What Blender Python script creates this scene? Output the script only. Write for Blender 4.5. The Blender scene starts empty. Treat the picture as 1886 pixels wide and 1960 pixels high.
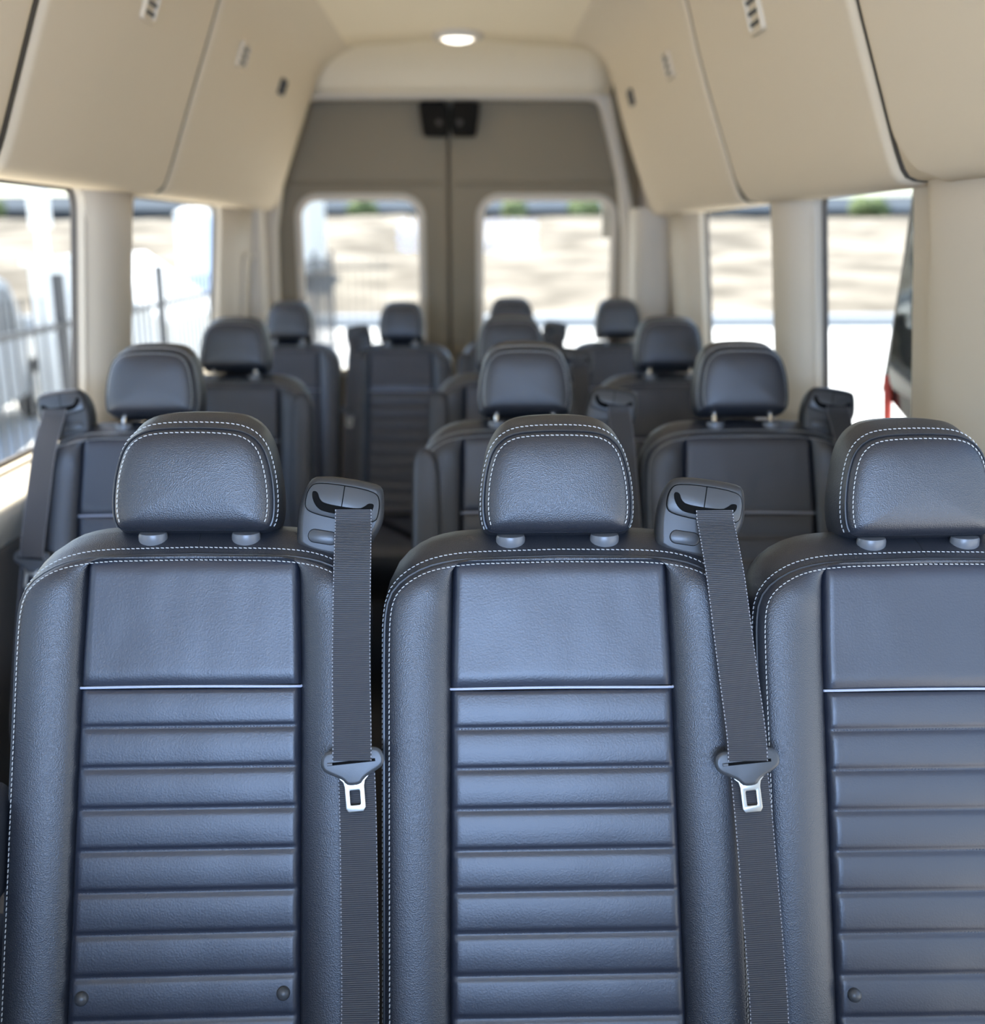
import bpy, bmesh, math, random
from math import sin, cos, pi, radians, sqrt
from mathutils import Vector, Matrix, noise
random.seed(7)
S = bpy.context.scene
COL = S.collection
ZC = 1.5            # eye height above the van floor
# ------------------------------------------------------------------ camera, world, sun, exposure
cam = bpy.data.objects.new('camera', bpy.data.cameras.new('camera'))
COL.objects.link(cam)
cam.location = (0, 0, ZC)
cam.rotation_euler = (radians(90 - 14.7), 0, -0.0188)
cam.data.sensor_fit = 'HORIZONTAL'
cam.data.sensor_width = 36.0
cam.data.lens = 36.0 * 2000 / 1886
cam.data.clip_start = 0.02
cam.data.clip_end = 2000
cam.data.dof.use_dof = True
cam.data.dof.focus_distance = 1.30
cam.data.dof.aperture_fstop = 2.6
S.camera = cam
S.view_settings.view_transform = 'Standard'
S.view_settings.look = 'None'
S.view_settings.gamma = 1
S.view_settings.exposure = 0.4
S.view_settings.use_curve_mapping = False
S.cycles.use_denoising = True
S.cycles.max_bounces = 12
S.cycles.diffuse_bounces = 7
S.cycles.glossy_bounces = 4
S.cycles.transparent_max_bounces = 16
S.cycles.sample_clamp_indirect = 8

w = bpy.data.worlds.new('sky')
S.world = w
w.use_nodes = True
nt = w.node_tree
sky = nt.nodes.new('ShaderNodeTexSky')
sky.sky_type = 'NISHITA'
sky.sun_disc = False
sky.sun_elevation = radians(58)
sky.sun_rotation = radians(-60)
sky.air_density = 1.0
sky.dust_density = 1.5
nt.links.new(sky.outputs[0], nt.nodes['Background'].inputs[0])
nt.nodes['Background'].inputs[1].default_value = 0.42

sl = bpy.data.lights.new('sun', 'SUN')
sl.energy = 11.0
sl.angle = radians(0.6)
sl.color = (1.0, 0.95, 0.86)
sun = bpy.data.objects.new('sun', sl)
COL.objects.link(sun)
sun.rotation_euler = Vector((0.22, -0.20, -1)).to_track_quat('-Z', 'Y').to_euler()

def daylight(name, loc, target, sx, sy, energy, col):
    l = bpy.data.lights.new(name, 'AREA')
    l.shape = 'RECTANGLE'; l.size = sx; l.size_y = sy; l.energy = energy; l.color = col
    o = bpy.data.objects.new(name, l); COL.objects.link(o)
    o.location = loc
    o.rotation_euler = (Vector(target) - Vector(loc)).to_track_quat('-Z', 'Y').to_euler()
    return o
# blue sky light entering through the windscreen opening and the open front side door behind the camera
daylight('windscreen_daylight', (-0.05, -1.66, ZC + 0.02), (0.0, 1.2, ZC - 0.45), 1.5, 0.36, 100, (0.40, 0.60, 1.0))
daylight('side_door_daylight', (0.95, 0.55, ZC - 0.35), (-0.4, 1.0, ZC - 0.2), 1.1, 1.0, 1.5, (0.78, 0.86, 1.0))

# ------------------------------------------------------------------ materials
def mat(name, col=(0.5, 0.5, 0.5), rough=0.5, metal=0.0, spec=0.5, bump=None, tint=None, coat=0.0, emit=None):
    m = bpy.data.materials.new(name); m.use_nodes = True
    n = m.node_tree.nodes; L = m.node_tree.links
    b = n['Principled BSDF']
    b.inputs['Base Color'].default_value = (*col, 1)
    b.inputs['Roughness'].default_value = rough
    b.inputs['Metallic'].default_value = metal
    b.inputs['Specular IOR Level'].default_value = spec
    if coat: b.inputs['Coat Weight'].default_value = coat
    if emit:
        b.inputs['Emission Color'].default_value = (*emit[0], 1)
        b.inputs['Emission Strength'].default_value = emit[1]
    tc = n.new('ShaderNodeTexCoord')
    if bump:    # (kind, scale, strength, distance)
        if bump[0] == 'voronoi':
            t = n.new('ShaderNodeTexVoronoi'); t.inputs['Scale'].default_value = bump[1]; out = t.outputs['Distance']
        else:
            t = n.new('ShaderNodeTexNoise'); t.inputs['Scale'].default_value = bump[1]; t.inputs['Detail'].default_value = 4; out = t.outputs['Fac']
        L.new(tc.outputs['Object'], t.inputs['Vector'])
        bp = n.new('ShaderNodeBump'); bp.inputs['Strength'].default_value = bump[2]; bp.inputs['Distance'].default_value = bump[3]
        L.new(out, bp.inputs['Height']); L.new(bp.outputs[0], b.inputs['Normal'])
    if tint:    # (scale, colour2, lo, hi)
        t = n.new('ShaderNodeTexNoise'); t.inputs['Scale'].default_value = tint[0]; t.inputs['Detail'].default_value = 6
        L.new(tc.outputs['Object'], t.inputs['Vector'])
        r = n.new('ShaderNodeValToRGB')
        r.color_ramp.elements[0].position = tint[2]; r.color_ramp.elements[0].color = (*col, 1)
        r.color_ramp.elements[1].position = tint[3]; r.color_ramp.elements[1].color = (*tint[1], 1)
        L.new(t.outputs['Fac'], r.inputs[0]); L.new(r.outputs[0], b.inputs['Base Color'])
    return m
M = {}
M['leather'] = mat('leather', (0.018, 0.0205, 0.028), 0.42, spec=0.85, bump=('voronoi', 680, 0.42, 0.0007))
M['leather_panel'] = mat('leather_panel', (0.015, 0.0185, 0.031), 0.42, spec=0.85, bump=('noise', 420, 0.30, 0.0008))
M['seam'] = mat('seam', (0.02, 0.021, 0.024), 0.35)
M['thread'] = mat('thread', (0.52, 0.52, 0.50), 0.7)
M['dark_thread'] = mat('dark_thread', (0.06, 0.065, 0.085), 0.7)
M['piping'] = mat('piping', (0.42, 0.45, 0.55), 0.35)
M['plastic'] = mat('plastic', (0.035, 0.035, 0.036), 0.42, bump=('noise', 900, 0.25, 0.0004))
M['plastic_in'] = mat('plastic_in', (0.05, 0.052, 0.055), 0.36, bump=('noise', 900, 0.2, 0.0004))
M['void'] = mat('void', (0.004, 0.004, 0.004), 0.9, spec=0.1)
M['grey_plastic'] = mat('grey_plastic', (0.12, 0.125, 0.135), 0.34)
M['chrome'] = mat('chrome', (0.78, 0.78, 0.77), 0.16, metal=1.0)
M['steel'] = mat('steel', (0.42, 0.40, 0.36), 0.28, metal=0.85)
M['beige'] = mat('beige', (0.64, 0.53, 0.375), 0.85, spec=0.25, bump=('noise', 240, 0.12, 0.001))
M['ceil'] = mat('ceil', (0.77, 0.65, 0.46), 0.9, spec=0.2, bump=('noise', 200, 0.12, 0.001))
M['trim'] = mat('trim', (0.58, 0.505, 0.395), 0.6, spec=0.35, bump=('noise', 500, 0.1, 0.0006))
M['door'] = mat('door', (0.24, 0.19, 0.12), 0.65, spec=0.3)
M['darktrim'] = mat('darktrim', (0.10, 0.085, 0.07), 0.6)
M['gasket'] = mat('gasket', (0.055, 0.045, 0.033), 0.7)
M['seamgap'] = mat('seamgap', (0.16, 0.13, 0.095), 0.8)
M['carpet'] = mat('carpet', (0.045, 0.043, 0.042), 0.95, spec=0.1, bump=('noise', 300, 0.5, 0.004))
M['vent'] = mat('vent', (0.035, 0.033, 0.03), 0.6)
M['lamp'] = mat('lamp', (0.9, 0.9, 0.86), 0.3, emit=((1.0, 0.95, 0.85), 2.2))
M['latch'] = mat('latch', (0.010, 0.008, 0.005), 0.8, spec=0.15)
M['paint'] = mat('paint', (0.75, 0.75, 0.73), 0.3)
M['concrete'] = mat('concrete', (0.60, 0.585, 0.55), 0.9, tint=(0.6, (0.70, 0.68, 0.64), 0.35, 0.65))
M['kerb'] = mat('kerb', (0.30, 0.32, 0.34), 0.9)
M['drygrass'] = mat('drygrass', (0.125, 0.108, 0.085), 0.95, spec=0.1, tint=(0.30, (0.26, 0.23, 0.185), 0.40, 0.60))
M['far_hill'] = mat('far_hill', (0.055, 0.070, 0.09), 0.95, spec=0.1, tint=(0.02, (0.08, 0.09, 0.10), 0.4, 0.6))  # bluish distance haze is put into the hills' base colour
M['leaf'] = mat('leaf', (0.07, 0.10, 0.04), 0.8, spec=0.2, tint=(2.0, (0.15, 0.18, 0.08), 0.4, 0.6))
M['bark'] = mat('bark', (0.16, 0.12, 0.08), 0.9)
M['fence'] = mat('fence', (0.05, 0.05, 0.052), 0.5)
M['white_metal'] = mat('white_metal', (0.85, 0.84, 0.80), 0.5)
M['blue_panel'] = mat('blue_panel', (0.55, 0.66, 0.85), 0.5)
M['silver_paint'] = mat('silver_paint', (0.40, 0.42, 0.44), 0.25, metal=0.6)
M['black_paint'] = mat('black_paint', (0.015, 0.017, 0.02), 0.15)
M['dark_glass'] = mat('dark_glass', (0.03, 0.034, 0.036), 0.06, spec=1.0)
M['tyre'] = mat('tyre', (0.02, 0.02, 0.02), 0.8)
M['yellow'] = mat('yellow', (0.75, 0.55, 0.12), 0.6)
M['red'] = mat('red', (0.75, 0.10, 0.07), 0.4)
M['brick'] = mat('brick', (0.62, 0.60, 0.56), 0.8)
def glass():
    m = bpy.data.materials.new('window_glass'); m.use_nodes = True
    n = m.node_tree.nodes; L = m.node_tree.links; n.clear()
    o = n.new('ShaderNodeOutputMaterial'); mx = n.new('ShaderNodeMixShader')
    t = n.new('ShaderNodeBsdfTransparent'); t.inputs[0].default_value = (0.93, 0.95, 0.95, 1)
    g = n.new('ShaderNodeBsdfGlossy'); g.inputs['Roughness'].default_value = 0.02
    mx.inputs[0].default_value = 0.004
    L.new(t.outputs[0], mx.inputs[1]); L.new(g.outputs[0], mx.inputs[2]); L.new(mx.outputs[0], o.inputs[0])
    return m
M['glass'] = glass()
def webbing():
    m = mat('webbing', (0.03, 0.03, 0.033), 0.55, spec=0.5)
    n = m.node_tree.nodes; L = m.node_tree.links; b = n['Principled BSDF']
    uv = n.new('ShaderNodeUVMap'); sp = n.new('ShaderNodeSeparateXYZ'); L.new(uv.outputs[0], sp.inputs[0])
    def math_(op, a, bb=None):
        x = n.new('ShaderNodeMath'); x.operation = op
        for i, v in enumerate((a, bb)):
            if v is None: continue
            if isinstance(v, (int, float)): x.inputs[i].default_value = v
            else: L.new(v, x.inputs[i])
        return x.outputs[0]
    ridge = math_('SINE', math_('MULTIPLY', sp.outputs[1], 2 * pi / 0.0024))
    bp = n.new('ShaderNodeBump'); bp.inputs['Strength'].default_value = 0.6; bp.inputs['Distance'].default_value = 0.0005
    L.new(ridge, bp.inputs['Height']); L.new(bp.outputs[0], b.inputs['Normal'])
    edge = math_('GREATER_THAN', math_('ABSOLUTE', math_('SUBTRACT', sp.outputs[0], 0.5)), 0.480)
    dots = math_('GREATER_THAN', math_('SINE', math_('MULTIPLY', sp.outputs[1], 2 * pi / 0.0046)), 0.1)
    mk = math_('MULTIPLY', edge, dots)
    mx = n.new('ShaderNodeMix'); mx.data_type = 'RGBA'
    rib = n.new('ShaderNodeMix'); rib.data_type = 'RGBA'
    L.new(math_('GREATER_THAN', ridge, -0.4), rib.inputs[0])
    rib.inputs[6].default_value = (0.018, 0.018, 0.02, 1); rib.inputs[7].default_value = (0.048, 0.048, 0.053, 1)
    L.new(mk, mx.inputs[0]); L.new(rib.outputs[2], mx.inputs[6]); mx.inputs[7].default_value = (0.36, 0.36, 0.38, 1)
    L.new(mx.outputs[2], b.inputs['Base Color'])
    return m
M['webbing'] = webbing()

# ------------------------------------------------------------------ mesh helpers
class MB:
    def __init__(s): s.v = []; s.f = []; s.uv = None
    def add(s, vs, fs):
        o = len(s.v); s.v += [tuple(x) for x in vs]; s.f += [tuple(i + o for i in q) for q in fs]
    def box(s, x0, x1, y0, y1, z0, z1):
        s.add([(x, y, z) for z in (z0, z1) for y in (y0, y1) for x in (x0, x1)],
              [(0, 2, 3, 1), (4, 5, 7, 6), (0, 1, 5, 4), (2, 6, 7, 3), (0, 4, 6, 2), (1, 3, 7, 5)])
    def rings(s, rings, cap0=True, cap1=True, closed=True):
        n = len(rings[0]); o = len(s.v)
        for r in rings: s.v += [tuple(p) for p in r]
        for k in range(len(rings) - 1):
            for i in range(n if closed else n - 1):
                j = (i + 1) % n
                s.f.append((o + k * n + i, o + k * n + j, o + (k + 1) * n + j, o + (k + 1) * n + i))
        if cap0: s.f.append(tuple(o + i for i in range(n))[::-1])
        if cap1: s.f.append(tuple(o + (len(rings) - 1) * n + i for i in range(n)))
    def tube(s, pts, r, n=8, caps=True):
        pts = [Vector(p) for p in pts]; rings = []
        up = Vector((0, 0, 1))
        for i, p in enumerate(pts):
            t = (pts[min(i + 1, len(pts) - 1)] - pts[max(i - 1, 0)])
            if t.length < 1e-9: t = Vector((0, 0, 1))
            t.normalize()
            a = t.cross(up)
            if a.length < 0.05: a = t.cross(Vector((1, 0, 0)))
            a.normalize(); b = t.cross(a); up = -b if b.dot(up) < 0 else b
            up = a.cross(t)
            rr = r[i] if isinstance(r, (list, tuple)) else r
            rings.append([p + (a * cos(2 * pi * k / n) + up * sin(2 * pi * k / n)) * rr for k in range(n)])
        s.rings(rings, caps, caps)
    def build(s, name, m, parent=None, smooth=True, ang=50, tr=None):
        me = bpy.data.meshes.new(name)
        vs = [tr(*p) for p in s.v] if tr else s.v
        me.from_pydata(vs, [], s.f)
        bm = bmesh.new(); bm.from_mesh(me)
        bmesh.ops.recalc_face_normals(bm, faces=bm.faces)
        bm.to_mesh(me); bm.free()
        if smooth:
            me.polygons.foreach_set('use_smooth', [True] * len(me.polygons))
            me.set_sharp_from_angle(angle=radians(ang))
        me.materials.append(M[m])
        o = bpy.data.objects.new(name, me); COL.objects.link(o)
        if parent: o.parent = parent
        return o
def up(x, y, z): return (x, y, z + ZC)     # eye-relative height -> world
def tag(o, label=None, cat=None, group=None, kind=None):
    if label: o['label'] = label
    if cat: o['category'] = cat
    if group: o['group'] = group
    if kind: o['kind'] = kind
    return o
def empty(name, loc, rz=0, **k):
    o = bpy.data.objects.new(name, None); COL.objects.link(o); o.location = loc; o.rotation_euler = (0, 0, rz)
    o.empty_display_size = 0.1
    return tag(o, **k)
def struct(o): o['kind'] = 'structure'; return o
def chaikin(p, it=2, closed=False):
    for _ in range(it):
        q = []; n = len(p)
        if not closed: q.append(p[0])
        for i in range(n if closed else n - 1):
            a = p[i]; b = p[(i + 1) % n]
            q.append(tuple(a[k] * .75 + b[k] * .25 for k in range(len(a))))
            q.append(tuple(a[k] * .25 + b[k] * .75 for k in range(len(a))))
        if not closed: q.append(p[-1])
        p = q
    return p
def resample(p, n, closed=False):
    p = [Vector(x) for x in p]
    if closed: p.append(p[0])
    d = [0]
    for a, b in zip(p, p[1:]): d.append(d[-1] + (b - a).length)
    out = []; m = n if closed else n - 1; k = 0
    for i in range(n):
        t = d[-1] * i / m
        while k < len(d) - 2 and d[k + 1] < t: k += 1
        f = (t - d[k]) / max(1e-12, d[k + 1] - d[k])
        out.append(p[k].lerp(p[k + 1], f))
    return out
def inset(poly, a):
    """closed 2D polygon (clockwise or not) moved inwards by a along its vertex normals"""
    n = len(poly); ar = sum(poly[i][0] * poly[(i + 1) % n][1] - poly[(i + 1) % n][0] * poly[i][1] for i in range(n))
    sgn = 1 if ar > 0 else -1; out = []
    for i in range(n):
        t = Vector(poly[(i + 1) % n][:2]) - Vector(poly[i - 1][:2])
        if t.length > 0: t.normalize()
        nn = Vector((-t.y, t.x)) * sgn
        out.append(Vector(poly[i][:2]) + nn * a)
    return out
def rrect(x0, x1, y0, y1, r, n=6):
    pts = []
    rs = r if isinstance(r, (list, tuple)) else [r] * 4
    for (cx, cy, a0, rr) in ((x1 - rs[0], y1 - rs[0], 0, rs[0]), (x0 + rs[1], y1 - rs[1], 90, rs[1]), (x0 + rs[2], y0 + rs[2], 180, rs[2]), (x1 - rs[3], y0 + rs[3], 270, rs[3])):
        for k in range(n + 1):
            a = radians(a0 + 90 * k / n); pts.append((cx + rr * cos(a), cy + rr * sin(a)))
    return pts
def plate(name, outline, holes, thick, fn, m, bevel=0.0, parent=None, sub=0):
    """flat plate with holes in (a,b), thickness along c, mapped by fn(a,b,c)"""
    cu = bpy.data.curves.new(name, 'CURVE'); cu.dimensions = '2D'; cu.fill_mode = 'BOTH'
    cu.extrude = max(0, thick / 2 - bevel); cu.bevel_depth = bevel; cu.bevel_resolution = 2; cu.offset = -bevel
    for poly in [outline] + holes:
        sp = cu.splines.new('POLY'); sp.points.add(len(poly) - 1); sp.use_cyclic_u = True
        for i, p in enumerate(poly): sp.points[i].co = (p[0], p[1], 0, 1)
    t = bpy.data.objects.new('tmp', cu); COL.objects.link(t)
    bpy.context.view_layer.update()
    me = bpy.data.meshes.new_from_object(t.evaluated_get(bpy.context.evaluated_depsgraph_get()))
    bpy.data.objects.remove(t); bpy.data.curves.remove(cu)
    bm = bmesh.new(); bm.from_mesh(me)
    bmesh.ops.remove_doubles(bm, verts=bm.verts, dist=1e-5)
    for v in bm.verts: v.co = Vector(fn(*v.co))
    bmesh.ops.recalc_face_normals(bm, faces=bm.faces)
    bm.to_mesh(me); bm.free()
    me.polygons.foreach_set('use_smooth', [True] * len(me.polygons))
    me.set_sharp_from_angle(angle=radians(35))
    me.materials.clear(); me.materials.append(M[m])
    o = bpy.data.objects.new(name, me); COL.objects.link(o)
    if parent: o.parent = parent
    return o

# ------------------------------------------------------------------ van shell
YF, YB = -1.75, 5.0
def XL(z): return -0.95 - 0.09 * (0.11 - z) if z > -0.55 else -1.0094
def XR(z): return 0.82 + 0.09 * (0.11 - z) if z > -0.55 else 0.8794
m = MB(); m.box(-1.05, 0.92, YF, YB, -0.06, 0.0); struct(m.build('floor', 'carpet', smooth=False))
# ceiling with a slight crown
m = MB(); g = []
for i in range(25):
    y = YF + (4.48 - YF) * i / 24
    g.append([(x, y, 0.73 + 0.018 * (1 - ((x + 0.06) / 0.5) ** 2) + ZC) for x in [-0.58 + 1.04 * k / 20 for k in range(21)]])
m.rings(g, False, False, closed=False)
ceil = m.build('ceiling', 'ceil'); struct(ceil)
s_ = ceil.modifiers.new('t', 'SOLIDIFY'); s_.thickness = 0.02; s_.offset = 1
# rear header: ceiling curves down to the top of the door opening
prof = chaikin([(4.44, .747), (4.58, .735), (4.68, .695), (4.73, .655), (4.765, .615), (4.82, .590)], 3)
m = MB(); m.rings([[(x, p[0], p[1] + ZC + 0.0) for x in [-0.72 + 1.32 * k / 12 for k in range(13)]] for p in prof], False, False, closed=False)
h = m.build('trim_1', 'ceil'); struct(h)
s_ = h.modifiers.new('t', 'SOLIDIFY'); s_.thickness = 0.012; s_.offset = 1
# rear door surround
def rd(a, b, c): return (a, 4.84 + c, b + ZC)
opening = chaikin([(-.875, -1.42), (-.875, -.3), (-.862, .15), (-.735, .52), (-.715, .57), (-.66, .578), (.49, .578), (.545, .57), (.565, .52), (.668, .15), (.68, -.3), (.68, -1.42)], 1)
o = plate('trim_2', [(-1.05, -1.5), (.92, -1.5), (.92, .06), (.722, .10), (.612, .585), (.56, .78), (-1.05, .78)], [opening], .07, rd, 'trim', .018); struct(o)
# rear doors
def dd(a, b, c): return (a, 4.93 + c, b + ZC)
def winhole(x0, x1, top, bot, r): return rrect(x0, x1, bot, top, [r, r, r * .8, r * .8], 8)
L_hole = winhole(-.775, -.232, .172, -.60, .085)
R_hole = winhole(.04, .638, .172, -.60, .085)
o = plate('door_1', [(-.93, -1.47), (-.108, -1.47), (-.108, .66), (-.93, .66)], [L_hole], .05, dd, 'door', .012); struct(o); d1 = o
o = plate('door_2', [(-.100, -1.47), (.76, -1.47), (.76, .66), (-.100, .66)], [R_hole], .05, dd, 'door', .012); struct(o); d2 = o
m = MB(); m.box(-.13, -.082, 4.957, 4.965, -1.47 + ZC, .66 + ZC); struct(m.build('trim_3', 'gasket', smooth=False))
for nm, hole in (('window_1', L_hole), ('window_2', R_hole)):
    fr = plate(nm, inset(hole, -.022), [inset(hole, .012)], .02, lambda a, b, c: (a, 4.898 + c, b + ZC), 'trim', .006); struct(fr)
    plate('pane', inset(hole, -.01), [], .004, lambda a, b, c: (a, 4.945 + c, b + ZC), 'glass', 0, parent=fr)
# raised door-liner mouldings below the upper panel
for nm, x0, x1 in (('trim_4', -.84, -.135), ('trim_5', -.075, .655)):
    m = MB(); m.tube([(x0, 4.9, .235 + ZC), (x1, 4.9, .235 + ZC)], .008, 8); struct(m.build(nm, 'door'))
# dark latch cover at the top of the doors, one half per door
lt = empty('latch_cover', (-.097, 4.89, .43 + ZC), label='black two-part latch cover at the top centre of the rear doors', cat='latch cover')
for s in (-1, 1):
    m = MB()
    a = [(.004, .0), (.05, -.001), (.112, .0), (.117, .008), (.130, .10), (.133, .145), (.07, .146), (.004, .145)]
    ch = chaikin(a, 1, True)
    m.rings([[(s * p[0], .0, p[1]) for p in ch], [(s * p[0], -.05, p[1]) for p in ch], [(s * (p[0] * .94 + .004), -.062, p[1] * .92 + .005) for p in ch]])
    hf = m.build('latch_half', 'latch', lt)
    m = MB(); m.tube([(s * .045, -.058, .055), (s * .045, -.068, .055)], .013, 14); m.build('screw_cap', 'gasket', hf)

# side walls with window openings (a = y, b = height, c = outward)
def wl(a, b, c): return (XL(b) - c, a, b + ZC)
def wr(a, b, c): return (XR(b) + c, a, b + ZC)
def whole(y0, y1, top=.118, bot=-.475, r=.05): return rrect(y0, y1, bot, top, r, 6)
winL = [(-1.35, -.35), (.10, 1.05), (1.25, 2.655), (2.965, 4.08)]
winR = [(-1.35, -.35), (1.985, 2.565), (2.865, 3.85)]
out = []
def wall_outline(y0, y1):
    z = [-1.5, -1.0, -.55, -.35, -.15, .05, .2]
    return [(y0, q) for q in z] + [(y0 + (y1 - y0) * k / 8, .2) for k in range(1, 8)] + [(y1, q) for q in z[::-1]]
wlo = plate('wall_left', wall_outline(YF, YB), [whole(*q) for q in winL], .03, wl, 'trim', .006); struct(wlo)
sd = [(.25, -1.38), (1.42, -1.38), (1.42, .08), (.25, .08)]          # open side door
wro = plate('wall_right', wall_outline(YF, YB), [whole(*q) for q in winR] + [sd], .03, wr, 'trim', .006); struct(wro)
# outer skin: roof and upper sides keep the sky out
m = MB()
m.box(-1.08, .95, YF - .1, YB + .1, .86 + ZC, .90 + ZC)
m.box(-1.05, -1.01, YF, YB, .13 + ZC, .87 + ZC)
m.box(.88, .92, YF, YB, .13 + ZC, .87 + ZC)
m.box(-1.05, .92, YB - .02, YB + .02, .62 + ZC, .87 + ZC)
m.box(-1.05, .92, YF - .04, YF, .46 + ZC, .87 + ZC)
struct(m.build('wall_outer', 'paint', smooth=False))
m = MB(); m.box(-1.05, .92, YF - .04, YF, 0, ZC - .30)
m.box(-1.05, -.88, YF - .04, YF, ZC - .30, ZC + .46); m.box(.76, .92, YF - .04, YF, ZC - .30, ZC + .46)
struct(m.build('wall_front', 'darktrim', smooth=False))
m = MB(); m.box(-.99, .86, YF, -1.32, ZC - .62, ZC - .36); struct(m.build('trim_6', 'darktrim', smooth=False))
wn = 3
for side, wins, f in (('left', winL, wl), ('right', winR, wr)):
    for q in wins:
        hole = whole(*q)
        fr = plate('window_%d' % wn, inset(hole, -.012), [inset(hole, .010)], .012, (lambda a, b, c, f=f: f(a, b, c + .012)), 'darktrim', .003); struct(fr); wn += 1
        plate('pane', inset(hole, -.004), [], .004, (lambda a, b, c, f=f: f(a, b, c + .014)), 'glass', 0, parent=fr)
# sills and lower wall trim
def sill(name, f, s, y0, y1):
    m = MB()
    x = (XL if s < 0 else XR)(-.49)
    pr = chaikin([(x, -.478), (x - s * .018, -.486), (x - s * .085, -.500), (x - s * .098, -.512), (x - s * .098, -.535), (x - s * .060, -.60)], 2)
    m.rings([[(p[0], y, p[1] + ZC) for p in pr] for y in (y0, y1)], False, False, closed=False)
    o = struct(m.build(name, 'trim')); md = o.modifiers.new('t', 'SOLIDIFY'); md.thickness = .006
    m = MB(); pr = chaikin([(x - s * .062, -.598), (x - s * .060, -.80), (x - s * .045, -1.1), (x - s * .050, -1.49)], 2)
    m.rings([[(p[0], y, p[1] + ZC) for p in pr] for y in (y0, y1)], False, False, closed=False)
    o = struct(m.build('trim_%d' % sill.n, 'darktrim')); md = o.modifiers.new('t', 'SOLIDIFY'); md.thickness = .006; sill.n += 1
sill.n = 9
sill('trim_7', wl, -1, .1, 4.8); sill('trim_8', wr, 1, 1.45, 4.8)
# pillar covers
def pillar(name, f, y0, y1, d, top=.118, bot=-.50, inn=.30):
    m = MB(); R = []
    for k in range(9):
        b = bot + (top - bot) * k / 8
        w_ = y1 - y0
        flare = .03 * max(0, (abs(k / 8 - .5) - .38) / .12)
        sec = chaikin([(y0 - flare, .0), (y0 + w_ * .10 - flare, -d * .55), (y0 + w_ * inn, -d), (y1 - w_ * inn, -d), (y1 - w_ * .10 + flare, -d * .55), (y1 + flare, 0)], 2)
        R.append([f(p[0], b, p[1] - .015) for p in sec])
    m.rings(R, False, False, closed=False)
    o = struct(m.build(name, 'trim')); md = o.modifiers.new('t', 'SOLIDIFY'); md.thickness = .004
pillar('trim_12', wl, 2.665, 2.955, .05)
pillar('trim_13', wr, 2.575, 2.855, .045)
pillar('trim_14', wr, 1.44, 1.86, .045, bot=-.72, inn=.12)
pillar('trim_15', wl, 1.07, 1.24, .05)
pillar('trim_16', wl, 4.10, 4.80, .035, bot=-1.4, inn=.15)
pillar('trim_17', wr, 3.87, 4.30, .04, bot=-1.4, inn=.2)
# rear corner posts (tapering columns beside the rear doors)
def post(name, x, y, w0, w1, dpt):
    m = MB(); R = []
    for k in range(9):
        t = k / 8; z = -1.4 + t * 1.52; ww = w1 + (w0 - w1) * t
        R.append([(x + ww * p[0], y + dpt * p[1], z + ZC) for p in rrect(-.5, .5, -.5, .5, .2, 4)])
    m.rings(R); struct(m.build(name, 'trim'))
post('trim_18', .765, 4.60, .17, .13, .26)
post('trim_19', -.925, 4.55, .10, .07, .12)
# oblong recess panel on the left rear pillar
o = plate('trim_20', rrect(4.30, 4.52, -.50, -.06, .04), [rrect(4.32, 4.50, -.48, -.08, .03)], .012, lambda a, b, c: wl(a, b, c - .056), 'trim', .003); struct(o)

# overhead side panels (pods) over the windows
PL = [(-.965, .118), (-.90, .112), (-.862, .114), (-.842, .128), (-.742, .393), (-.695, .515), (-.655, .625), (-.615, .69), (-.55, .722), (-.47, .742)]
PR = [(.835, .092), (.78, .088), (.742, .088), (.722, .103), (.622, .375), (.59, .47), (.553, .60), (.52, .675), (.46, .718), (.38, .735)]
def fine(P): return resample(chaikin([P[0], P[1], P[2], P[3], ((P[3][0] + P[4][0]) / 2, (P[3][1] + P[4][1]) / 2)] + P[4:], 2), 60)
def pod(name, P, y0, y1, r0=0.0, r1=0.0, s=1):
    pr = fine(P); ar = [0]
    for a, b in zip(pr, pr[1:]): ar.append(ar[-1] + (b - a).length)
    a0 = next(ar[i] for i, p in enumerate(pr) if abs(p[0] - P[3][0]) < .02 and p[1] > P[3][1] - .01)
    cols = [0, .004, .010, .018, .03, .07] ; N = 10
    m = MB(); R = []
    for i, p in enumerate(pr):
        q = pr[min(i + 1, len(pr) - 1)] - pr[max(i - 1, 0)]; q.normalize(); nrm = Vector((q.y, -q.x)) * s   # towards the inside
        def e(r):
            d = ar[i] - a0
            if r <= 0 or d >= r: return 0
            d = max(d, 0); return r * (1 - sqrt(max(0, 1 - (1 - d / r) ** 2)))
        ya, yb = y0 + e(r0), y1 - e(r1)
        row = []
        for c in cols: row.append((ya + c, max(0, 1 - c / .02) ** 2 * .010))
        for k in range(1, N): row.append((ya + .07 + (yb - ya - .14) * k / N, 0))
        for c in cols[::-1]: row.append((yb - c, max(0, 1 - c / .02) ** 2 * .010))
        R.append([(p.x - nrm.x * dd_, y, p.y - nrm.y * dd_ + ZC) for y, dd_ in row])
    m.rings(R, False, False, closed=False)
    o = struct(m.build(name, 'beige', ang=80)); md = o.modifiers.new('t', 'SOLIDIFY'); md.thickness = .004; md.offset = 0
def liner(name, P, y0, y1, s):
    pr = fine(P); m = MB()
    q = [(p.x - s * .009, p.y + .007) for p in pr]
    m.rings([[(x, y, z + ZC) for x, z in q] for y in (y0, y1)], False, False, closed=False)
    o = struct(m.build(name, 'beige')); md = o.modifiers.new('t', 'SOLIDIFY'); md.thickness = .004; md.offset = 0
pod('trim_21', PL, -1.7, 1.96, 0, .05, 1); pod('trim_22', PL, 1.99, 3.01, .0, .03, 1); pod('trim_23', PL, 3.035, 4.70, 0, .06, 1)
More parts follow.
